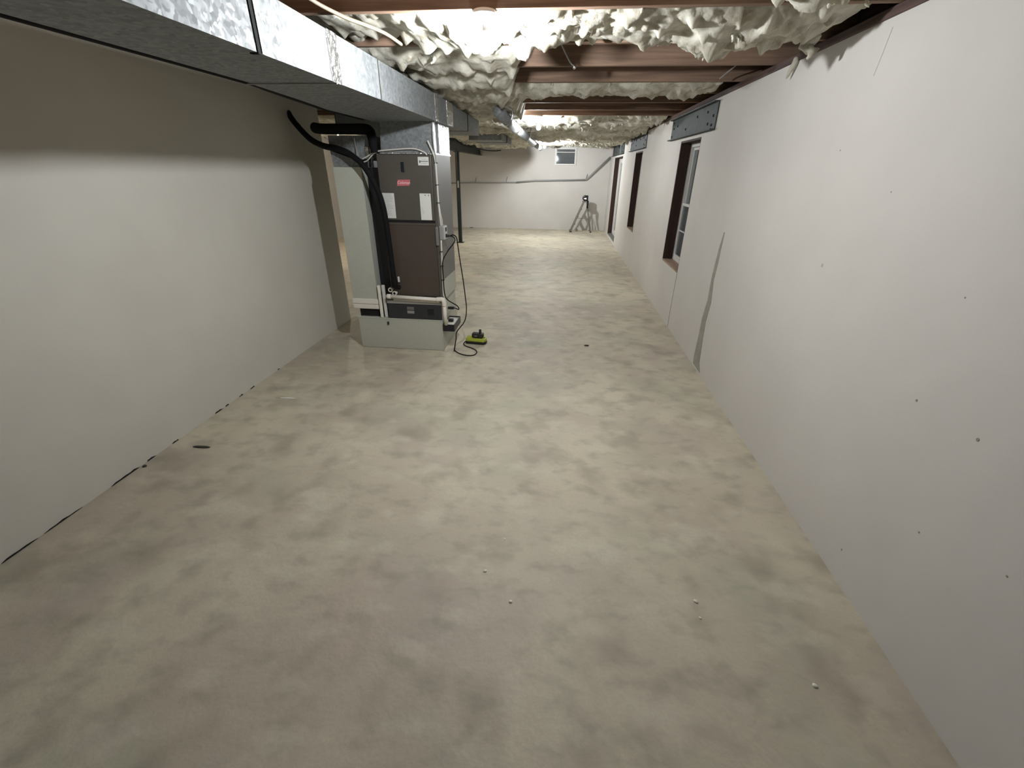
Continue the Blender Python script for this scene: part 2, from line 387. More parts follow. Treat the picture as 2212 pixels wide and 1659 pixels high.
# small high window in the far wall
root = struct(empty('window_3', (.05, YB, 1.95)))
bm = bmesh.new(); x0, x1, z0, z1 = -.29, .385, 1.93, 2.43; f = .055
box(bm, x0, x0 + f, YB - .03, YB + .02, z0, z1, .005); box(bm, x1 - f, x1, YB - .03, YB + .02, z0, z1, .005)
box(bm, x0 + f, x1 - f, YB - .03, YB + .02, z0, z0 + f * .8, .005); box(bm, x0 + f, x1 - f, YB - .03, YB + .02, z1 - f, z1, .005)
box(bm, x0 + f, x1 - f, YB - .026, YB + .0, 2.285, 2.305, .003)
link('window_frame', bm, 'vinyl', root)
gp = link('pane', B(x0 + f, x1 - f, YB - .012, YB - .006, z0 + f * .8, z1 - f), 'glass', root)
link('window_well', B(x0 + f, x1 - f, YB - .004, YB - .001, z0 + f * .8, z1 - f), 'nightblue', root)

# ================================================================ STEEL OVER THE OPENINGS
def header(a, b, label):
    z0, z1 = 2.168, 2.415
    root = empty('steel_header', (XR, (a + b) / 2, z0)); tag(root, label, 'steel lintel', 'steel channels over the openings in the right wall')
    bm = bmesh.new(); box(bm, XR - .012, XR - .001, a, b, z0, z1, .001)
    box(bm, XR - .055, XR - .012, a, b, z0, z0 + .012, .003); box(bm, XR - .055, XR - .012, a, b, z1 - .012, z1, .003)
    link('channel', bm, 'steel', root)
    for fy, fz in ((.06, .2), (.05, .52), (.16, .72), (.13, .28), (.36, .70), (.60, .35), (.83, .62), (.93, .55), (.97, .2), (.95, .82)):
        yy = a + (b - a) * fy; zz = z0 + (z1 - z0) * fz
        bm = lathe(bmesh.new(), [(.014, 0), (.014, -.004), (.009, -.008)], (XR - .012, yy, zz), 'x', 6)
        link('bolt', bm, 'hole', root)
header(5.07, 7.0, 'grey punched steel channel over the nearest window on the right')
header(9.0, 11.0, 'grey steel channel over the middle opening of the right wall')
header(12.15, 14.8, 'grey steel channel over the farthest opening, next to the far wall')

# steel beam and its post
beam = empty('steel_beam', (-2.67, 10.6, 2.19)); tag(beam, 'dark steel beam running to the far wall on top of the black post', 'steel beam')
bm = bmesh.new(); box(bm, -2.74, -2.60, 5.6, YB, 2.185, 2.20); box(bm, -2.74, -2.60, 5.6, YB, 2.465, 2.478); box(bm, -2.675, -2.665, 5.6, YB, 2.20, 2.465)
link('flanges_and_web', bm, 'post', beam)
post = empty('steel_post', (-2.67, 12.0, 0)); tag(post, 'dark green-black steel post standing on the floor beyond the furnace', 'post')
link('tube', Tb([(-2.67, 12.0, .008), (-2.67, 12.0, 2.175)], .052, 20), 'post', post)
link('base_plate', B(-2.76, -2.58, 11.91, 12.09, 0, .010, .002), 'post', post)
link('cap_plate', B(-2.75, -2.59, 11.92, 12.08, 2.172, 2.183, .002), 'post', post)
plabel(link('tag', B(-2.68, -2.64, 11.935, 11.95, 1.36, 1.52, .003), 'boxgrey', post), 'pale tag on the post')

# ================================================================ JOISTS
NEAR = {0: 'nearest wooden joist, the one carrying the nearest bare bulb', 1: 'wooden joist just behind the thickest sagging insulation batt',
        2: 'tan wooden joist, first of the two bare ones in the open gap', 3: 'orange-brown joist, second bare one, in front of insulation',
        4: 'wooden joist just behind the second band of insulation', 5: 'dark joist, first of the thin dark lines past the second insulation band',
        6: 'dark joist, second of the thin dark lines before the second bulb', 7: 'wooden joist carrying the second bare bulb'}
for i, yj in enumerate(JOIST_Y):
    k = i - 9
    o = link('ceiling_joist', B(XFAR, XR + .128, yj, yj + .038, ZJ, ZS - .002, .002, 1), 'wood')
    if k in NEAR: tag(o, NEAR[k], 'joist', 'wooden ceiling joists')
    elif k < 0: tag(o, 'wooden joist overhead behind the camera position', 'joist', 'joists behind the view')
    else: tag(o, 'wooden joist buried in ragged insulation between second bulb and far wall', 'joist', 'far joists in the insulation')
    
# ================================================================ INSULATION
def interp(pts, x):
    if x <= pts[0][0]: return pts[0][1]
    for (a, va), (b, vb) in zip(pts, pts[1:]):
        if x <= b:
            t = (x - a) / (b - a); return va + (vb - va) * t
    return pts[-1][1]
def batt(y0, y1, x0, x1, sag, seed, label, dx=.022, amp=1., tufts=20, group=None, over=.012, topz=2.70):
    """a glass fibre batt pressed between two joists: billowing underside, torn edge"""
    rr = random.Random(seed); n = max(6, int((x1 - x0) / dx)); S = 26 if dx > .025 else 44
    bm = bmesh.new(); rings = []; so = Vector((seed * 7.3, seed * 3.1, 0))
    for i in range(n + 1):
        x = x0 + (x1 - x0) * i / n; zb = interp(sag, x) if isinstance(sag, list) else sag
        endf = min(1, min(x - x0, x1 - x) / .08 + .15); ring = []
        for k in range(S + 1):
            t = k / S; a = math.pi * t
            wy = (y1 - y0) / 2 + over
            cy = (y0 + y1) / 2 - math.copysign(abs(math.cos(a)) ** .55, math.cos(a)) * wy * (.75 + .25 * endf)
            depth = (abs(math.sin(a)) ** .6)
            zt = topz
            z = zt - (zt - zb) * depth * (.6 + .4 * endf)
            p = Vector((x, cy, z)); q = p + so
            w1 = q + Vector((noise.noise(q * 6), noise.noise(q * 6 + Vector((4, 4, 4))), 0)) * .05
            d1 = noise.voronoi(w1 * 6.5)[0][0]; d2 = noise.voronoi(w1 * 17)[0][0]
            lump = (.5 - min(1, d1)) * .040 + (.45 - min(1, d2)) * .010 + noise.noise(q * 3) * .04 + noise.noise(q * 9) * .012 + (.3 + max(0, noise.noise(q * 2.7 + Vector((8, 3, 2)))) * 3) * (noise.noise(q * 33) * .012 + noise.noise(q * 75) * .008)
            rag = max(0, noise.noise(Vector((q.x * 14, q.y * 14, 3.3))) - .22) * .10
            p.z -= (lump + rag - .004) * amp * depth
            p.x += noise.noise(q * 13 + Vector((9, 9, 9))) * .012 * amp
            p.y += (noise.noise(q * 7 + Vector((5, 2, 1))) * .016 + noise.noise(q * 30 + Vector((1, 2, 1))) * .010) * amp * depth
            if p.z < ZJ + .008: p.y = max(y0 - .018, min(y1 + .018, p.y))
            else: p.y = max(y0 + .002, min(y1 - .002, p.y))
            p.x = min(p.x, XR - .012 if p.z < ZJ else XR + .12)
            zmin = 0
            if p.x < -1.07 and p.y < 6.7: zmin = 2.385
            elif abs(p.x + .69) < .10 and 4.95 < p.y < 13.4: zmin = 2.392
            elif p.x < -1.10 and 8.8 < p.y < 10.7: zmin = 2.395
            for lx, ly in ((-.42, 2.619), (-.385, 7.099), (-.53, 12.859)):
                if math.hypot(p.x - lx, p.y - ly) < .078: zmin = 2.49
            p.z = max(p.z, zmin)
            ring.append(bm.verts.new(p))
        rings.append(ring)
    for a, b in zip(rings, rings[1:]):
        for k in range(S): bm.faces.new((a[k], a[k + 1], b[k + 1], b[k]))
        bm.faces.new((a[S], a[0], b[0], b[S]))
    bm.faces.new(rings[0]); bm.faces.new(rings[-1][::-1])
    for _ in range(tufts):                                       # torn hanging shreds
        ring = rings[rr.randint(3, n - 3)]; v = ring[rr.randint(6, S - 6)].co.copy()
        L = rr.uniform(.015, .055); r0 = rr.uniform(.010, .024); d = Vector((rr.uniform(-.4, .4), rr.uniform(-.4, .4), -1)).normalized()
        if v.x > XR - .05 - abs(d.x) * L or v.x < -1.05 or abs(v.x + .69) < .14 or abs(v.x + .43) < .09: continue
        mid = v + d * L * .5 + Vector((rr.uniform(-.012, .012), 0, 0)); end = v + d * L
        tb = tube(bmesh.new(), [v - d * .02, mid, end], r0, 7, 4, rf=lambda t: 1.0 - .9 * t ** .8)
        for tv in tb.verts: tv.co += Vector((noise.noise(tv.co * 60), noise.noise(tv.co * 60 + Vector((7, 7, 7))), 0)) * .010
        tm = bpy.data.meshes.new('t'); tb.to_mesh(tm); tb.free(); bm.from_mesh(tm); bpy.data.meshes.remove(tm)
    o = link('insulation_batt', bm, 'fibre', smooth=True)
    tag(o, label, 'insulation', group or 'glass fibre batts between the joists'); return o

SAG0 = [(-1.3, 2.50), (-1.0, 2.50), (-.88, 2.45), (-.75, 2.43), (-.61, 2.385), (-.5, 2.44), (-.36, 2.46), (-.31, 2.41), (-.21, 2.42), (-.08, 2.405), (.02, 2.44), (.24, 2.445), (.37, 2.41), (.6, 2.41), (.72, 2.365), (.87, 2.38), (1.03, 2.40), (1.15, 2.41), (1.27, 2.45), (1.43, 2.50)]
JY = {k: 2.6 + .64 * k for k in range(-9, 20)}
def bay(k): return JY[k] + .038, JY[k + 1]
a, b = bay(0); batt(a, b, -2.6, 1.44, [(p, z + .02) for p, z in SAG0], 1, 'thickest sagging glass fibre batt, right behind the nearest bulb', dx=.012, tufts=34, over=.03)
a, b = bay(-1); batt(a, b, .62, 1.5, [(.62, 2.52), (1.0, 2.46), (1.5, 2.47)], 2, 'glass fibre batt at the top edge of the view, right side', dx=.018, tufts=12)
for k, xr, sg, tf, lb in ((1, -.30, 2.42, 16, 'short grey batt left of the open joists, first behind the thickest batt'),
                      (2, -.42, 2.40, 14, 'short grey batt left of the open joists, above the furnace front'),
                      (4, -.48, 2.37, 10, 'grey batt end left of the thin dark joists, nearest of three'),
                      (5, -.50, 2.37, 8, 'grey batt end left of the thin dark joists, middle of three'),
                      (6, -.55, 2.38, 8, 'grey batt end left of the thin dark joists, just before the second bulb')):
    a, b = bay(k); batt(a, b, -2.6 if k < 4 else -2.58, xr, [(-2.6, 2.46), (-1.2, sg + .02), (xr - .1, sg), (xr, sg + .05)], 10 + k, lb, dx=.02, tufts=tf, over=.03)
a, b = bay(3); batt(a, b, -2.6, 1.40, [(-2.6, 2.45), (-1.2, 2.40), (-.63, 2.37), (-.5, 2.43), (-.33, 2.41), (-.1, 2.43), (.06, 2.435), (.15, 2.41), (.32, 2.445), (.62, 2.42), (.87, 2.45), (1.16, 2.44), (1.4, 2.50)], 31, 'second glass fibre batt across the room, behind the two bare joists', dx=.016, amp=.75, tufts=20)
ORD = ['third', 'fourth', 'fifth', 'sixth', 'seventh', 'eighth', 'ninth', 'tenth', 'eleventh', 'twelfth']
far_labels = {7: 'glass fibre batt directly behind the second bare bulb', 8: 'ragged glass fibre batt, second one behind the second bulb'}
for k in range(7, 19):
    a, b = bay(k); rr = random.Random(100 + k)
    sg = [(-2.6 + .45 * j, rr.uniform(2.34, 2.44) + (.04 if k < 9 or -1.1 < -2.6 + .45 * j < .4 else 0)) for j in range(10)] + [(1.43, 2.44)]
    batt(a, b, -2.55, 1.42, sg, 60 + k, far_labels.get(k, 'ragged hanging glass fibre batt, %s one behind the second bulb' % ORD[k - 9]), dx=.026, tufts=26, amp=1.0, over=.03, group='far glass fibre batts')
for k in range(7, 19):
    a, b = bay(k); batt(a, b, -6.0, -2.8, [(-6, 2.44), (-2.8, 2.44)], 90 + k, 'flat glass fibre batt over the space left of the steel beam', dx=.12, tufts=0, amp=.4, group='batts left of the beam')
# torn flap beside the wall plate
t = Tb([(1.44, 3.56, 2.455), (1.435, 3.555, 2.43), (1.425, 3.575, 2.39), (1.42, 3.60, 2.35)], .03, 8, 4, rf=lambda t: .5 + .7 * t - 1.1 * t * t)
tag(link('insulation_scrap', t, 'fibre', smooth=True), 'small torn shred hanging at the top of the right wall', 'insulation scrap')
t = Tb([(1.27, 3.0, 2.46), (1.26, 3.02, 2.41), (1.28, 3.0, 2.375), (1.27, 3.01, 2.35)], .042, 10, 4, rf=lambda t: 1.1 - .9 * t)
for v in t.verts: v.co += Vector([noise.noise(v.co * 30 + Vector((j * 9, 0, 0))) * .02 for j in range(3)])
tag(link('insulation_scrap', t, 'fibre', smooth=True), 'clump of fibre hanging off the thickest batt near the right wall', 'insulation scrap')

# ================================================================ BULBS
def lamp(x, y, label, m='bulb'):
    """porcelain holder screwed under a joist with a bare lit bulb"""
    c = (x, y + .019, 0)
    root = empty('bare_bulb_lamp', (x, y + .019, ZJ)); tag(root, label, 'bare bulb lamp', 'bare bulbs along the ceiling')
    link('lamp_holder', lathe(bmesh.new(), [(.056, ZJ - .001), (.057, ZJ - .014), (.048, ZJ - .026), (.030, ZJ - .036), (.026, ZJ - .052), (.018, ZJ - .053)], c, 'z', 28), 'porcelain', root, True)
    bl = link('bulb', lathe(bmesh.new(), [(.016, ZJ - .118), (.023, ZJ - .126), (.0285, ZJ - .138), (.030, ZJ - .148), (.0285, ZJ - .158), (.023, ZJ - .168), (.014, ZJ - .174), (.001, ZJ - .177)], c, 'z', 24), m, root, True)
    link('bulb_collar', lathe(bmesh.new(), [(.013, ZJ - .050), (.013, ZJ - .085), (.016, ZJ - .1175)], c, 'z', 24), 'porcelain', bl, True)
lamp(-.42, JY[0], 'nearest lit bare bulb, in a white holder under the nearest joist')
lamp(-.385, JY[7], 'second lit bare bulb, farther down the ceiling', 'bulb_mid')
lamp(-.53, JY[16], 'third and smallest lit bare bulb, nearest the far wall', 'bulb_far')

lamp(-4.6, JY[11], 'lit bare bulb in the space left of the steel beam, hidden behind the furnace', 'bulb_warm')

# ================================================================ MAIN DUCT
duct = empty('main_duct', (-1.4, 1.0, 2.17)); tag(duct, 'galvanized rectangular main duct hung under the joists along the left', 'air duct')
def trunk(pts, z0, z1, xr):          # pts: (y, x_left)
    bm = bmesh.new(); A = []
    for (yy, xl) in pts: A.append([bm.verts.new(p) for p in ((xl, yy, z0), (xr, yy, z0), (xr, yy, z1), (xl, yy, z1))])
    for a, b in zip(A, A[1:]):
        for k in range(4): bm.faces.new((a[k], a[(k + 1) % 4], b[(k + 1) % 4], b[k]))
    bm.faces.new(A[0]); bm.faces.new(A[-1][::-1]); return bm
for y0, y1, p in ((-2.6, 1.835, [(-4.6, -1.57), (1.84, -1.57)]), (1.84, 2.44, [(1.84, -1.57), (2.445, -1.575)]), (2.445, 3.0, [(2.445, -1.59), (3.005, -1.65)]), (3.005, 4.31, [(3.005, -1.65), (3.5, -1.72), (4.31, -1.72)])):
    link('duct_section', trunk(p, 2.17, 2.372, -1.13), 'galv', duct)
plabel(link('slip_joint', B(-1.16, -1.126, 1.828, 1.845, 2.166, 2.375), 'hole', duct), 'dark slip joint')
bm = bmesh.new(); box(bm, -1.128, -1.122, 1.85, 1.862, 2.17, 2.372); plabel(link('drive_cleat', bm, 'strap', duct), 'bright cleat')
bm = bmesh.new(); box(bm, -1.129, -1.121, 2.995, 3.012, 2.1695, 2.374)
plabel(link('drive_cleat', bm, 'strap', duct), 'bright cleat')
def foil(y0, y1, x, z0, z1, parent, seed, m='foil', name='foil_tape'):
    bm = bmesh.new(); nz, ny = 18, 6; G = []
    for i in range(nz + 1):
        row = []
        for j in range(ny + 1):
            z = z0 + (z1 - z0) * i / nz; yy = y0 + (y1 - y0) * j / ny
            e = .006 * noise.noise(Vector((z * 20, seed, j))) if j in (0, ny) else 0
            row.append(bm.verts.new((x + .003 + .003 * noise.noise(Vector((yy * 60, z * 45, seed))), yy + e, z)))
        G.append(row)
    for i in range(nz):
        for j in range(ny): bm.faces.new((G[i][j], G[i][j + 1], G[i + 1][j + 1], G[i + 1][j]))
    r = bmesh.ops.extrude_face_region(bm, geom=bm.faces[:])
    for v in [e for e in r['geom'] if isinstance(e, bmesh.types.BMVert)]: v.co.x = x + .0003
    return link(name, bm, m, parent)
plabel(foil(2.40, 2.50, -1.13, 2.168, 2.374, duct, 1), 'crinkled bright foil tape')
link('seam_flange', B(-1.60, -1.129, 2.44, 2.450, 2.164, 2.171), 'boxgrey', duct)
plabel(link('hanger_strap', Tb([(-1.122, 1.70, 2.37), (-1.10, 1.70, 2.50), (-1.10, 1.70, 2.60)], .006, 6, 3), 'strap', duct), 'bright hanger strap')
# duct running on past the furnace
d2 = empty('rear_duct', (-1.35, 5.1, 2.2)); tag(d2, 'bright galvanized duct continuing behind the furnace', 'air duct')
link('duct_section', trunk([(4.995, -1.6), (5.82, -1.6)], 2.20, 2.372, -1.155), 'galv', d2)
link('duct_section', trunk([(5.835, -1.6), (6.6, -1.6)], 2.20, 2.372, -1.155), 'galv', d2)
link('slip_joint', B(-1.605, -1.15, 5.82, 5.835, 2.197, 2.376), 'hole', d2)
d3 = empty('cross_duct', (-2.0, 8.8, 2.2)); tag(d3, 'pale duct piece under the ceiling, left of the third bulb', 'air duct')
link('duct_section', B(-1.75, -1.15, 8.9, 10.6, 2.27, 2.38, .004), 'galv', d3)
link('band', B(-1.76, -1.14, 9.7, 9.72, 2.265, 2.384, .002), 'hole', d3)
# round vent pipe down the middle
vp = empty('round_pipe', (-.66, 5, 2.3)); tag(vp, 'shiny round metal pipe under the ceiling left of the second bulb', 'pipe')
link('pipe_section', Tb([(-.68, 5.05, 2.315), (-.70, 7.0, 2.315)], .058, 24, 1), 'galv', vp, True)
link('pipe_section', Tb([(-.70, 7.0, 2.315), (-.68, 10.6, 2.315)], .055, 24, 1), 'galv', vp, True)
link('pipe_section', Tb([(-.68, 10.6, 2.315), (-.66, 13.3, 2.315)], .058, 24, 1), 'galv', vp, True)
for yy in (7.0, 10.6): link('collar', Tb([(-.70 + (.02 if yy > 8 else 0), yy - .05, 2.315), (-.70 + (.02 if yy > 8 else 0), yy + .05, 2.315)], .064, 24, 1), 'foil', vp, True)
for yy in (5.75, 8.9): link('hanger_strap', Tb([(-.77, yy, 2.46), (-.755, yy, 2.33), (-.69, yy, 2.25), (-.625, yy, 2.33), (-.61, yy, 2.46)], .006, 6, 5), 'strap', vp)

# black line along the duct
tag(link('refrigerant_line', Tb([(-1.60, -4.5, 2.192), (-1.60, .5, 2.192), (-1.604, 2.3, 2.192), (-1.645, 2.7, 2.192), (-1.708, 3.15, 2.192), (-1.752, 3.55, 2.192), (-1.752, 4.2, 2.19)], .026, 12, 6), 'black', smooth=True), 'long black insulated line along the lower left edge of the main duct', 'pipe')

# ================================================================ FURNACE STACK
FY = 4.31
base = empty('plenum_base', (-1.65, 4.65, 0)); tag(base, 'low galvanized sheet metal box on the floor under the furnace', 'plenum box')
bm = bmesh.new(); box(bm, -2.125, -1.195, FY, 5.02, .002, .345, .004)
link('box', bm, 'galv_flat', base)
link('top_lip', B(-2.13, -1.19, FY - .004, 5.024, .338, .350, .002), 'galv_flat', base)
plabel(link('tab', B(-1.80, -1.783, FY - .012, FY - .002, .278, .31, .001), 'blackp', base), 'small dark notch')
link('corner_seam', B(-1.197, -1.188, FY - .006, FY + .006, .002, .345, .001), 'galv_flat', base)

fr = empty('filter_rack', (-1.48, 4.6, .35)); tag(fr, 'dark slate filter rack between the metal base and the furnace', 'filter rack')
link('rack', B(-1.775, -1.186, FY + .012, 4.93, .352, .545, .003), 'galv_flat', fr)
plabel(link('filter_door', B(-1.775, -1.19, FY - .004, FY + .012, .352, .512, .004), 'filt', fr), 'dark slate access door')
plabel(link('top_rail', B(-1.778, -1.19, FY - .010, FY + .02, .515, .548, .003), 'boxgrey', fr), 'grey rail above the door')
plabel(link('sticker', B(-1.565, -1.49, FY - .0055, FY - .004, .452, .485), 'cabinet_side', fr), 'grey sticker')
plabel(link('sticker', B(-1.565, -1.49, FY - .0055, FY - .004, .412, .442), 'boxgrey', fr), 'pale sticker')
link('sticker', B(-1.345, -1.275, FY - .0052, FY - .004, .40, .47), 'blackp', fr)
link('end_rail', B(-1.190, -1.180, FY - .008, FY + .03, .350, .548, .002), 'boxgrey', fr)

fu = empty('furnace', (-1.445, 4.64, .55)); tag(fu, 'tall brown-grey air handler cabinet with white stickers', 'furnace')
X0, X1, Z0, Z1 = -1.72, -1.172, .552, 1.915
bm = bmesh.new(); box(bm, X0, X1, FY + .02, 4.93, Z0, Z1, .004)
cab = link('cabinet', bm, 'cabinet_side', fu)
link('left_panel', B(X0 - .003, X0 + .001, FY + .02, 4.93, Z0, Z1), 'blackp', fu)
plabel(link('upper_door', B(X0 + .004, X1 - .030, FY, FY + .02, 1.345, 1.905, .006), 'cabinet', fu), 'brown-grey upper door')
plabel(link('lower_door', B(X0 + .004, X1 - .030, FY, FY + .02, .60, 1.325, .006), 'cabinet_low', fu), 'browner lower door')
plabel(link('corner_post', B(X1 - .028, X1, FY + .002, FY + .02, .56, 1.912, .003), 'cabinet', fu), 'corner trim')
plabel(link('door_gap', B(X0 + .01, X1 - .03, FY + .008, FY + .018, 1.322, 1.348), 'hole', fu), 'dark gap between doors')
link('lower_handle_lip', B(X0 + .01, X1 - .035, FY - .006, FY + .002, 1.305, 1.318, .002), 'cabinet', fu)
plabel(link('side_patch', B(X1 - .0005, X1 + .002, 4.36, 4.92, .555, .76), 'galv_flat', fu), 'pale lower corner of the side')
# sight glass, badge, stickers
plabel(link('sight_window', B(-1.49, -1.455, FY - .005, FY, 1.765, 1.848, .004), 'blackp', fu), 'small black window')
bm = prism(bmesh.new(), [(-1.545, 1.648), (-1.425, 1.652), (-1.413, 1.703), (-1.533, 1.701)], FY - .003, FY, 'y')
badge = plabel(link('brand_badge', bm, 'red', fu), 'red slanted badge with white script')
RX = Matrix.Rotation(math.pi / 2, 3, 'X')
text_mesh('badge_lettering', 'Coleman', .034, 'badge', (-1.479, FY - .0034, 1.676), RX, badge, shear=.3)
lb = plabel(link('sticker', B(-1.325, -1.225, FY - .002, FY, 1.822, 1.892, .002), 'white', fu), 'small white sticker, top right')
link('print', box(B(-1.31, -1.23, FY - .0028, FY - .002, 1.853, 1.858), -1.312, -1.303, FY - .0028, FY - .002, 1.842, 1.863), 'ink', lb)
link('print', box(B(-1.30, -1.24, FY - .0026, FY - .002, 1.838, 1.840), -1.29, -1.24, FY - .0026, FY - .002, 1.872, 1.874), 'cabinet_side', lb)
lb = plabel(link('sticker', B(-1.707, -1.583, FY - .002, FY, 1.362, 1.585, .002), 'white', fu), 'tall white sticker, left')
rr = random.Random(5); bm = bmesh.new()
for i in range(16): box(bm, -1.698, -1.698 + rr.uniform(.05, .105), FY - .0025, FY - .002, 1.575 - i * .0125, 1.5765 - i * .0125)
link('print', bm, 'cabinet_side', lb)
lb = plabel(link('sticker', B(-1.335, -1.228, FY - .002, FY, 1.352, 1.587, .002), 'white', fu), 'tall white sticker, right')
bm = bmesh.new(); box(bm, -1.285, -1.275, FY - .0025, FY - .002, 1.567, 1.577); box(bm, -1.252, -1.244, FY - .0025, FY - .002, 1.565, 1.577)
for i in range(5): box(bm, -1.325, -1.325 + rr.uniform(.01, .03), FY - .0025, FY - .002, 1.47 - i * .014, 1.4715 - i * .014)
link('print', bm, 'cabinet_side', lb)

# supply plenum above, foil-taped
sp_ = empty('supply_plenum', (-1.42, 4.6, 1.92)); tag(sp_, 'galvanized supply box with crinkled foil tape on top of the furnace', 'plenum box')
bm = bmesh.new(); A = []
for (z, xl, xr, yf, yb) in ((1.917, -1.67, -1.178, FY + .01, 4.96), (2.06, -1.66, -1.178, FY + .012, 4.96), (2.168, -1.655, -1.176, FY + .016, 4.96)):
    A.append([bm.verts.new(p) for p in ((xl, yf, z), (xr, yf, z), (xr, yb, z), (xl, yb, z))])
for a, b in zip(A, A[1:]):
    for k in range(4): bm.faces.new((a[k], a[(k + 1) % 4], b[(k + 1) % 4], b[k]))
bm.faces.new(A[0][::-1]); bm.faces.new(A[-1])
link('box', bm, 'galv', sp_)
link('takeoff', B(-1.72, -1.135, FY + .005, 4.985, 2.171, 2.372, .003), 'galv', sp_)
link('seam_flange', B(-1.73, -1.13, FY - .004, FY + .006, 2.164, 2.372, .001), 'galv', sp_)
plabel(foil(FY - .03, FY + .06, -1.129, 2.17, 2.374, sp_, 2), 'crinkled foil tape')
plabel(foil(FY + .03, FY + .10, -1.177, 1.92, 2.168, sp_, 3), 'crinkled foil tape')
plabel(foil(4.55, 4.93, -1.177, 1.925, 2.168, sp_, 4), 'crinkled foil tape')
plabel(foil(4.72, 4.97, -1.134, 2.175, 2.372, sp_, 5), 'crinkled foil tape')
plabel(link('foil_tape', B(-1.68, -1.172, FY - .0, 4.965, 1.912, 1.925, .002), 'foil', sp_), 'foil tape around the joint')
plabel(link('drive_cleat', B(-1.172, -1.165, 4.50, 4.52, 1.93, 2.37, .002), 'strap', sp_), 'bright cleat')

# return duct drop on the left
rd = empty('return_duct', (-2.1, 4.8, .35)); tag(rd, 'plain grey sheet metal return duct standing between wall and furnace', 'air duct')
bm = bmesh.new(); RYF, RYB = 4.33, 5.72  # extra depth behind the furnace is added, unseen, to shade the left wall
box(bm, -2.16, -1.885, RYF, RYB, .545, 1.80, .003)
link('body', bm, 'galv_flat', rd)
bm = bmesh.new(); box(bm, -2.167, -1.878, RYF - .012, RYB + .01, .490, .547, .008); box(bm, -2.167, -1.878, RYF - .010, RYB + .01, .437, .488, .008)
plabel(link('bottom_band', bm, 'pvc', rd), 'two white bands at the foot')
link('collar', B(-2.11, -1.80, RYF + .02, 5.0, .351, .436, .002), 'hole', rd)
bm = prism(bmesh.new(), [(-2.155, 1.802), (-1.89, 1.802), (-1.89, 1.86), (-1.76, 1.90), (-1.76, 2.06), (-2.17, 2.06), (-2.17, 1.93)], RYF + .02, RYB)
link('elbow', bm, 'galv', rd)
plabel(link('foil_tape', B(-1.83, -1.795, RYF + .01, RYF + .019, 1.87, 1.97, .002), 'foil', rd), 'bright tape strip')
plabel(link('foil_tape', B(-2.09, -1.98, RYF + .012, RYF + .019, 1.93, 1.943, .002), 'foil', rd), 'thin bright tape line')
plabel(foil(RYF - .03, RYF + .018, -1.765, 1.80, 1.95, rd, 6), 'bright tape strip')
link('side_seam', B(-1.92, -1.911, RYF + .008, RYF + .02, 1.88, 2.04, .001), 'strap', rd)
plabel(link('black_sleeve', Tb([(-2.36, 4.50, 2.13), (-2.24, 4.42, 2.115), (-1.98, 4.38, 2.112), (-1.80, 4.37, 2.108), (-1.735, 4.31, 2.05), (-1.715, 4.262, 1.98), (-1.705, 4.262, 1.92)], .045, 14, 6, rf=lambda t: 1.0 if t < .6 else 1.0 - .9 * (t - .6)), 'black', rd, True), 'thick black sleeve under the duct')
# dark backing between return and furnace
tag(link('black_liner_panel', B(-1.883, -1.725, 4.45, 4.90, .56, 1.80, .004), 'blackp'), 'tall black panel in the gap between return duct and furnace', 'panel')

# refrigerant hose looping from the wall to the furnace
hose = Tb([(-2.688, 4.67, 2.25), (-2.59, 4.58, 2.17), (-2.40, 4.44, 2.04), (-2.22, 4.33, 1.975), (-2.06, 4.27, 1.95), (-1.93, 4.24, 1.905), (-1.80, 4.22, 1.80), (-1.715, 4.24, 1.62), (-1.68, 4.255, 1.45), (-1.665, 4.255, 1.2), (-1.66, 4.255, 1.0), (-1.655, 4.255, .78), (-1.655, 4.26, .705)], .024, 14, 8, rf=lambda t: 1.1 if t < .92 else 1.3)
rl = empty('insulated_hose', (-2.69, 4.67, 2.25)); tag(rl, 'thick black insulated hose looping from a hole in the left wall down the furnace', 'hose')
link('hose', hose, 'black', rl, True)
link('end_elbow', Tb([(-1.655, 4.262, .72), (-1.645, 4.27, .70), (-1.62, 4.30, .69)], .022, 12, 4), 'black', rl, True)
plabel(link('copper_stub', B(-1.63, -1.613, 4.29, FY, .745, .80, .003), 'white', rl), 'small pale tag')
plabel(link('wall_sleeve', lathe(bmesh.new(), [(.03, 0), (.04, .004), (.038, .01)], (XL, 4.67, 2.25), 'x', 20), 'hole', rl), 'dark wall hole')
tag(link('thin_black_cable', Tb([(-2.14, 4.30, 1.94), (-2.03, 4.305, 1.905), (-1.93, 4.31, 1.865), (-1.875, 4.315, 1.80)], .007, 8, 6), 'black', smooth=True), 'thin black cable drooping beneath the thick hose', 'cable')

# condensate piping
pv = empty('condensate_pipe', (-1.15, 4.27, .3)); tag(pv, 'white plastic drain pipe across the furnace foot, bending down at the corner', 'drain pipe')
PY = 4.272
link('pipe', Tb([(-1.735, PY, .598), (-1.19, PY, .583)], .019, 14, 1), 'pvc', pv, True)
link('pipe', Tb([(-1.70, PY + .03, .560), (-1.21, PY + .03, .553)], .012, 12, 1), 'pvc', pv, True)
link('elbow', Tb([(-1.225, PY, .584), (-1.18, PY, .588), (-1.155, PY, .578), (-1.150, PY, .545), (-1.150, PY, .52)], .024, 14, 5), 'pvc', pv, True)
link('pipe', Tb([(-1.150, PY, .53), (-1.150, PY + .005, .42), (-1.146, PY + .02, .31)], .019, 14, 1), 'pvc', pv, True)
link('cap', lathe(bmesh.new(), [(.012, -.025), (.024, -.018), (.024, .02)], (-1.735, PY, .598), 'x', 16), 'pvc', pv, True)
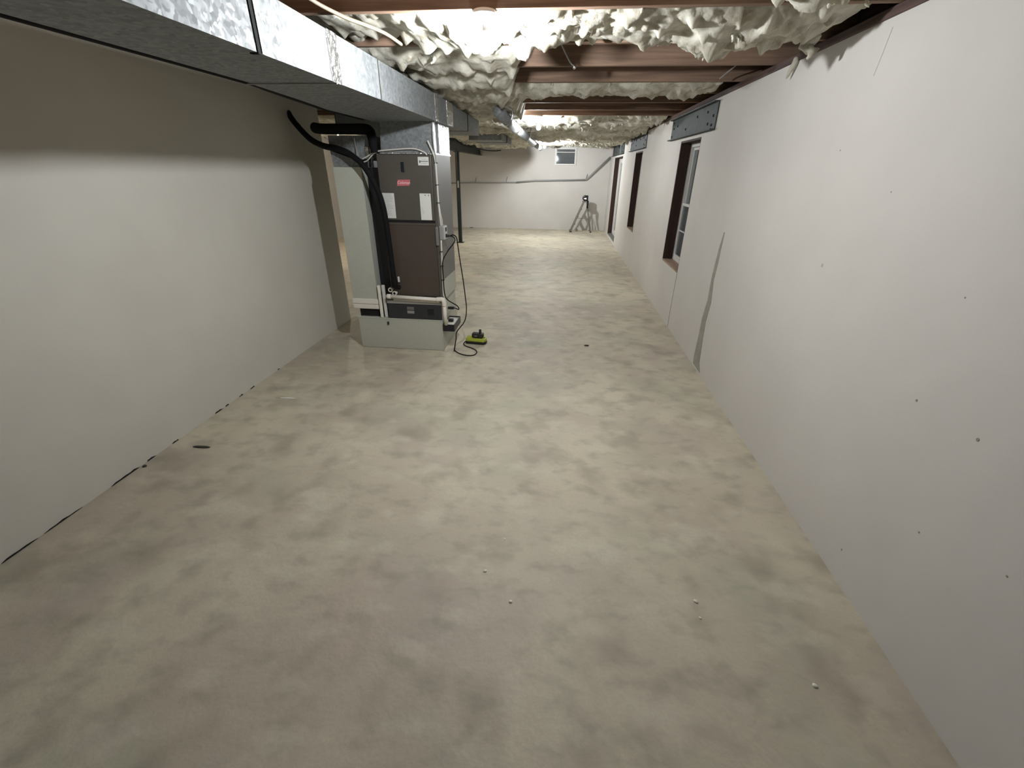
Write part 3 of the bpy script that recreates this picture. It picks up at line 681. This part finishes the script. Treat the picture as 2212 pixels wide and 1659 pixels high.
for (px, pz) in ((-1.715, .665), (-1.675, .630)):
    o = link('pipe_end', lathe(bmesh.new(), [(.023, FY + .01 - pz * 0), (.023, FY - .035), (.014, FY - .035), (.014, FY - .02)], (px, 0, pz), 'y', 18), 'pvc', pv)
    link('bore', lathe(bmesh.new(), [(.0145, FY - .0345), (.0145, FY - .033)], (px, 0, pz), 'y', 18), 'hole', o)
tag(link('white_strip', B(-1.868, -1.838, FY - .05, FY - .02, .352, .70, .008), 'pvc'), 'upright white plastic strip at the left of the filter rack, outer one', 'strip', 'white strips beside the filter rack')
tag(link('white_strip', B(-1.828, -1.795, FY - .03, FY - .002, .352, .70, .008), 'vinyl'), 'upright white plastic strip touching the filter rack, inner one', 'strip', 'white strips beside the filter rack')
for o in COL.objects:
    if o.name.startswith('white_strip'): o.data.transform(Matrix.Translation((0, .04, 0)))

# condensate pump on the base's side
cp_ = empty('condensate_pump', (-1.12, 4.42, .23)); tag(cp_, 'small black open-topped box hooked on the corner of the metal base', 'condensate pump')
px0, px1, py0, py1 = -1.186, -1.06, 4.29, 4.60
bm = bmesh.new(); box(bm, px0, px1, py0, py1, .235, .245, .002); box(bm, px0, px1, py0, py0 + .006, .245, .312, .001); box(bm, px0, px1, py1 - .006, py1, .245, .312, .001)
box(bm, px0, px0 + .006, py0 + .006, py1 - .006, .245, .312, .001); box(bm, px1 - .006, px1, py0 + .006, py1 - .006, .245, .312, .001)
link('tray', bm, 'blackp', cp_)
plabel(link('lid', B(px0 + .006, px1 - .006, py0 + .006, py1 - .006, .285, .300, .003), 'pvc', cp_), 'cream lid inside the tray')
link('motor', B(px0 + .03, px1 - .04, py0 + .12, py0 + .17, .300, .33, .006), 'blackp', cp_)

# electrical box on the furnace side with outlet
eb = empty('outlet_box', (-1.15, 4.40, 1.2)); tag(eb, 'grey metal outlet box on the right corner of the furnace', 'outlet box')
bx0 = X1 + .002
link('box', B(bx0, bx0 + .05, FY - .0, FY + .115, 1.17, 1.30, .008), 'boxgrey', eb)
link('side_tab', B(bx0 - .03, bx0 + .0, FY - .028, FY - .004, 1.12, 1.295, .008), 'cabinet_side', eb)
plate = link('cover_plate', B(bx0 + .05, bx0 + .055, FY + .005, FY + .11, 1.175, 1.295, .002), 'vinyl', eb)
for zz in (1.205, 1.265): link('socket', B(bx0 + .055, bx0 + .058, FY + .035, FY + .08, zz - .018, zz + .018, .004), 'ink', plate)
plug = tag(empty('plug', (bx0 + .06, FY + .05, 1.205)), 'black plug pushed into the lower socket of the furnace outlet', 'plug')
link('plug_body', Tb([(bx0 + .059, FY + .055, 1.205), (bx0 + .075, FY + .053, 1.205), (bx0 + .10, FY + .05, 1.205)], .015, 12, 3, rf=lambda t: 1 - .5 * t), 'blackp', plug, True)

# white power cable down the furnace corner
wc = empty('white_power_cable', (-1.15, 4.3, 1.3)); tag(wc, 'white power cable running down the right corner of the furnace', 'cable')
link('cable', Tb([(-1.215, 4.28, 2.02), (-1.175, 4.285, 1.93), (-1.158, 4.29, 1.86), (-1.155, 4.295, 1.75), (-1.153, 4.295, 1.55), (-1.150, 4.30, 1.42), (-1.150, 4.33, 1.30)], .008, 8, 6), 'cable', wc, True)
link('cable', Tb([(-1.153, 4.295, 1.52), (-1.143, 4.300, 1.42), (-1.140, 4.33, 1.36), (-1.142, 4.35, 1.30)], .007, 8, 6), 'cable', wc, True)
link('cable', Tb([(-1.150, 4.30, 1.17), (-1.153, 4.300, 1.0), (-1.155, 4.300, .85), (-1.158, 4.295, .70), (-1.155, 4.290, .615)], .008, 8, 6), 'cable', wc, True)
for z in (1.84, 1.66, 1.505, 1.06, .92, .78):
    link('cable_tie', B(-1.170, -1.140, 4.284, 4.312, z, z + .006, .001), 'black', wc)
tag(link('grey_lead_wire', Tb([(-1.16, 4.335, 2.30), (-1.17, 4.30, 2.12), (-1.16, 4.275, 1.98), (-1.150, 4.28, 1.89), (-1.155, 4.29, 1.84)], .005, 8, 6), 'drain', smooth=True), 'grey wire crossing the foil tape above the furnace corner', 'wire')
# thin control wire across the furnace head
tw = tag(empty('control_wire', (-1.5, 4.3, 1.93)), 'thin white wire strung across the head of the furnace', 'wire')
link('wire', Tb([(-1.85, 4.31, 1.87), (-1.80, 4.305, 1.89), (-1.75, 4.30, 1.915), (-1.68, 4.295, 1.935), (-1.5, 4.29, 1.95), (-1.35, 4.29, 1.955), (-1.26, 4.295, 1.93), (-1.235, 4.30, 1.905)], .006, 8, 8), 'cable', tw, True)
link('wire', Tb([(-1.84, 4.31, 1.845), (-1.80, 4.305, 1.858), (-1.75, 4.30, 1.90), (-1.72, 4.32, 1.925)], .005, 8, 8), 'cable', tw, True)

# charger cord and pump cord
def cord(name, pts, label, r=.0055):
    o = link(name, Tb(pts, r, 8, 8), 'black', smooth=True); tag(o, label, 'cord'); return o
cx = bx0 + .095
cord('power_cord', [(cx, FY + .05, 1.205), (-1.04, 4.36, 1.215), (-1.01, 4.36, 1.19), (-1.00, 4.36, 1.12), (-.985, 4.36, .98), (-.965, 4.37, .80), (-.95, 4.38, .62), (-.945, 4.40, .46), (-.965, 4.38, .33), (-1.035, 4.30, .235), (-1.045, 4.28, .16), (-1.065, 4.27, .05), (-1.09, 4.38, .008),
     (-1.08, 4.33, .007), (-1.035, 4.27, .006), (-.97, 4.22, .006), (-.90, 4.20, .006), (-.845, 4.22, .006), (-.825, 4.29, .006), (-.85, 4.36, .006), (-.91, 4.42, .006), (-.985, 4.47, .006), (-1.02, 4.53, .006), (-1.015, 4.585, .012), (-.985, 4.595, .03)],
     'black cord from the furnace outlet to the lime charger on the floor')
cord('power_cord', [(-1.065, 4.355, 1.205), (-1.03, 4.35, 1.19), (-1.03, 4.345, 1.15), (-1.10, 4.33, 1.06), (-1.142, 4.285, .97), (-1.145, 4.28, .83), (-1.142, 4.28, .66), (-1.12, 4.30, .58), (-1.04, 4.37, .50), (-1.03, 4.41, .45), (-1.06, 4.45, .44), (-1.10, 4.47, .445)],
     'black cord from the outlet down the furnace side to the drain pump')
o = tag(empty('pump_plug', (-1.12, 4.47, .44)), 'small black plug block on the cord above the drain pump', 'plug')
link('plug_body', B(-1.165, -1.095, 4.455, 4.49, .428, .455, .006), 'blackp', o)

# ================================================================ CHARGER AND BATTERY
chx, chy = -.885, 4.60
ch = empty('battery_charger', (chx, chy, 0)); tag(ch, 'lime green battery charger lying on the floor by the furnace', 'charger')
def slab(pts, z0, z1, bev): 
    bm = prism(bmesh.new(), pts, z0, z1, 'z'); bmesh.ops.bevel(bm, geom=bm.edges[:], offset=bev, segments=3, affect='EDGES', profile=.6); return bm
pts = [(-.115, -.055), (.095, -.06), (.12, -.03), (.12, .03), (.095, .06), (-.115, .055)]
Mx = Matrix.Translation((chx, chy, 0)) @ Matrix.Rotation(-.06, 4, 'Z')
def at(bm): bmesh.ops.transform(bm, matrix=Mx, verts=bm.verts); return bm
plabel(link('underside', at(slab([(x * 1.0, y * 1.0) for x, y in pts], .0, .030, .006)), 'blackp', ch, True), 'black lower half')
plabel(link('top_shell', at(slab([(x * .985, y * .97) for x, y in pts], .028, .068, .012)), 'lime', ch, True), 'lime green top shell')
link('dock', at(B(-.03, .07, -.035, .035, .062, .074, .004)), 'blackp', ch)
link('light_window', at(B(.085, .108, -.02, .02, .060, .068, .003)), 'white', ch)
for k in range(4): link('foot', at(B(*[(-.10, -.085), (.075, .09)][k % 2], *[(-.045, -.03), (.03, .045)][k // 2], -.0, .006, .002)), 'blackp', ch)
bt = empty('battery_pack', (chx + .02, chy, .07)); tag(bt, 'dark battery pack with an upright stem, sitting on the lime charger', 'battery')
link('pack', at(slab([(-.045, -.036), (.075, -.038), (.088, -.02), (.088, .02), (.075, .038), (-.045, .036)], .074, .120, .009)), 'battery', bt, True)
link('stem', at(slab([(.035, -.014), (.060, -.014), (.060, .014), (.035, .014)], .112, .165, .005)), 'battery', bt, True)
plabel(link('latch', at(B(-.02, .02, -.042, -.036, .088, .104, .003)), 'cabinet_side', bt), 'grey latch')

# ================================================================ STEPLADDER BY THE FAR WALL
ld = empty('stepladder', (.66, 15.0, 0)); tag(ld, 'small grey aluminium stepladder standing by the far wall', 'stepladder')
top = Vector((.74, 14.98, .90))
for yy in (-.20, .20):
    s = .55
    link('front_rail', Tb([(.34, 14.98 + yy * 1.0, .02), (.70, 14.98 + yy * s, .90)], .023, 8, 1), 'alu', ld)
    link('rear_rail', Tb([(.98, 14.98 + yy * 1.0, .02), (.80, 14.98 + yy * s, .90)], .020, 8, 1), 'alu', ld)
    link('foot', B(.30, .38, 14.98 + yy - .025, 14.98 + yy + .025, 0, .03, .004), 'blackp', ld)
    link('foot', B(.95, 1.01, 14.98 + yy - .02, 14.98 + yy + .02, 0, .03, .004), 'blackp', ld)
for t in (.25, .5, .75):
    xx = .34 + .36 * t; hw = .20 * (1 - .45 * t); zz = .02 + .88 * t
    link('step', B(xx - .03, xx + .05, 14.98 - hw, 14.98 + hw, zz - .012, zz + .012, .003), 'alu', ld)
link('top_cap', B(.66, .86, 14.85, 15.11, .895, .925, .006), 'alu', ld)
link('rear_brace', Tb([(.96, 14.80, .12), (.845, 15.09, .66)], .008, 6, 1), 'alu', ld)
link('rear_brace', Tb([(.96, 15.16, .12), (.845, 14.87, .66)], .008, 6, 1), 'alu', ld)
link('spreader', Tb([(.50, 14.84, .42), (.90, 14.84, .42)], .008, 6, 1), 'alu', ld)
wl_ = empty('work_lamp', (.745, 14.93, .925)); tag(wl_, 'small black round work lamp with a white light, on top of the stepladder', 'work lamp')
link('housing', lathe(bmesh.new(), [(.03, .09), (.075, .07), (.085, 0), (.085, -.05), (.078, -.055)], (.735, 14.95, 1.012), 'y', 24), 'blackp', wl_, True)
link('lens', box(box(bmesh.new(), .70, .76, 14.888, 14.893, .990, 1.004), .748, .768, 14.888, 14.893, .978, 1.016), 'lens', wl_)
link('body', B(.78, .83, 14.90, 15.0, .926, 1.09, .01), 'blackp', wl_)
tag(link('hanging_strap', Tb([(.815, 14.84, .94), (.825, 14.83, .87), (.82, 14.835, .78), (.815, 14.835, .72)], .022, 8, 5), 'black', smooth=True), 'black strap hanging down the right side of the stepladder', 'strap')

# grey tubes and ticks standing in for a shadow band on the far wall
dp = empty('wall_shadow_tube', (-1.5, YB - .05, 1.4)); tag(dp, 'thin grey tube standing in for a shadow band on the far wall, rising slantwise into the right corner', 'pipe')
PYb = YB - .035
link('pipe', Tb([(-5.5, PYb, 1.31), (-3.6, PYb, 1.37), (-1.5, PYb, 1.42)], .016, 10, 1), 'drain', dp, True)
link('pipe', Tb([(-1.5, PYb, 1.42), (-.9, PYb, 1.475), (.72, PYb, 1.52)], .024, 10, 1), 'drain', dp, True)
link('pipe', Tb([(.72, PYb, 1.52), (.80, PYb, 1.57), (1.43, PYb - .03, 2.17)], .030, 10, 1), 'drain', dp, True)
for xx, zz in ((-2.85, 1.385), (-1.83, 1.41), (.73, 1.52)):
    link('shadow_tick', Tb([(xx, PYb, zz), (xx + .01, PYb + .01, zz + .06), (xx + .04, PYb + .02, zz + .17)], .011, 6, 3), 'drain', dp)
tag(link('black_ceiling_cable', Tb([(-2.5, 10.9, 2.42), (-2.42, 11.2, 2.34), (-2.38, 11.5, 2.30), (-2.3, 12.5, 2.285), (-2.2, 13.6, 2.27), (-2.1, 14.6, 2.29), (-2.0, 15.3, 2.33)], .014, 8, 6), 'black', smooth=True), 'black cable drooping under the ceiling beside the steel beam', 'cable')
link('diagonal_brace', Tb([(-2.66, 11.95, 2.19), (-2.76, 11.6, 2.36), (-2.80, 11.5, 2.44)], .025, 8, 1), 'post', beam)
# loose wires at the ceiling
def wire(name, pts, label, m='cable', r=.005): tag(link(name, Tb(pts, r, 6, 6), m, smooth=True), label, 'wire')
wire('ceiling_cable', [(-1.32, 2.20, 2.60), (-1.22, 2.40, 2.50), (-1.13, 2.58, 2.465), (-1.05, 2.72, 2.455), (-1.0, 2.85, 2.45), (-.96, 2.98, 2.43)], 'tan cable slanting under the nearest joist beside the duct', m='cable_tan', r=.009)
wire('loose_wire', [(-.12, 3.282, 2.60), (-.06, 3.5, 2.53), (0.0, 3.70, 2.475), (.03, 3.74, 2.458)], 'short loose wire with a bright tip below the first open joist gap', 'drain')
wire('loose_wire', [(1.30, 3.922, 2.60), (1.28, 4.1, 2.55), (1.24, 4.32, 2.50), (1.21, 4.36, 2.47)], 'thin wire dangling in the open joist gap near the right wall', 'drain')
wire('pull_string', [(1.415, 12.7, 2.46), (1.418, 12.7, 2.2), (1.42, 12.7, 2.13)], 'short white string in front of the farthest steel channel')
nut = (link('wire_nut', lathe(bmesh.new(), [(.004, -.015), (.012, -.008), (.011, .008), (.004, .014)], (.035, 3.745, 2.452), 'z', 10), 'strap', [o for o in COL.objects if o.name.startswith('loose_wire')][0], True))

# ================================================================ CRUMBS ON THE FLOOR
def crumb(name, x, y, sx, sy, sz, m, label, cat, seed, rot=0.):
    bm = bmesh.new(); bmesh.ops.create_icosphere(bm, subdivisions=2, radius=1)
    for v in bm.verts:
        v.co *= 1 + .28 * noise.noise(v.co * 1.6 + Vector((seed * 5, 0, 0)))
        v.co = Vector((v.co.x * sx, v.co.y * sy, max(-.35, v.co.z) * sz))
    zmin = min(v.co.z for v in bm.verts)
    bmesh.ops.transform(bm, matrix=Matrix.Translation((x, y, -zmin)) @ Matrix.Rotation(rot, 4, 'Z'), verts=bm.verts)
    tag(link(name, bm, m, smooth=True), label, cat, 'crumbs on the floor')
crumb('white_chip', -.274, 1.488, .010, .008, .006, 'chip', 'white chip on the floor, left of the centre pair', 'debris', 1, .5)
crumb('white_chip', -.129, 1.333, .008, .008, .006, 'chip', 'round white chip on the bare floor, lower of the centre pair', 'debris', 2)
crumb('white_chip', -.202, 1.705, .005, .009, .004, 'chip', 'tiny white sliver above the centre pair of chips', 'debris', 3, .4)
crumb('white_chip', .731, 1.433, .012, .008, .006, 'chip', 'oblong white chip at the right of the floor, upper of two', 'debris', 4, -.6)
crumb('white_chip', .728, 1.35, .007, .005, .004, 'chip', 'tiny white chip at the right of the floor, lower of two', 'debris', 5, -.7)
crumb('white_chip', 1.096, 1.105, .010, .008, .006, 'chip', 'white chip nearest the bottom right corner of the floor', 'debris', 6, -.3)
crumb('dark_splinter', -2.45, 2.30, .07, .013, .008, 'dirt', 'dark splinter lying by the foot of the left wall', 'debris', 7, .05)
crumb('white_sliver', -2.265, 3.067, .085, .010, .004, 'chip', 'long pale sliver lying on the floor near the left wall', 'debris', 8, .02)
crumb('dark_crumb', .379, 4.675, .03, .016, .010, 'dirt', 'small dark crumb on the open floor right of the charger', 'debris', 9)
crumb('dark_crumb', -2.66, 2.05, .014, .012, .010, 'dirt', 'brown crumb against the foot of the left wall', 'debris', 10)
crumb('dark_crumb', -3.0, 15.25, .07, .03, .015, 'dirt', 'dark dirt pile at the foot of the far wall', 'debris', 11)
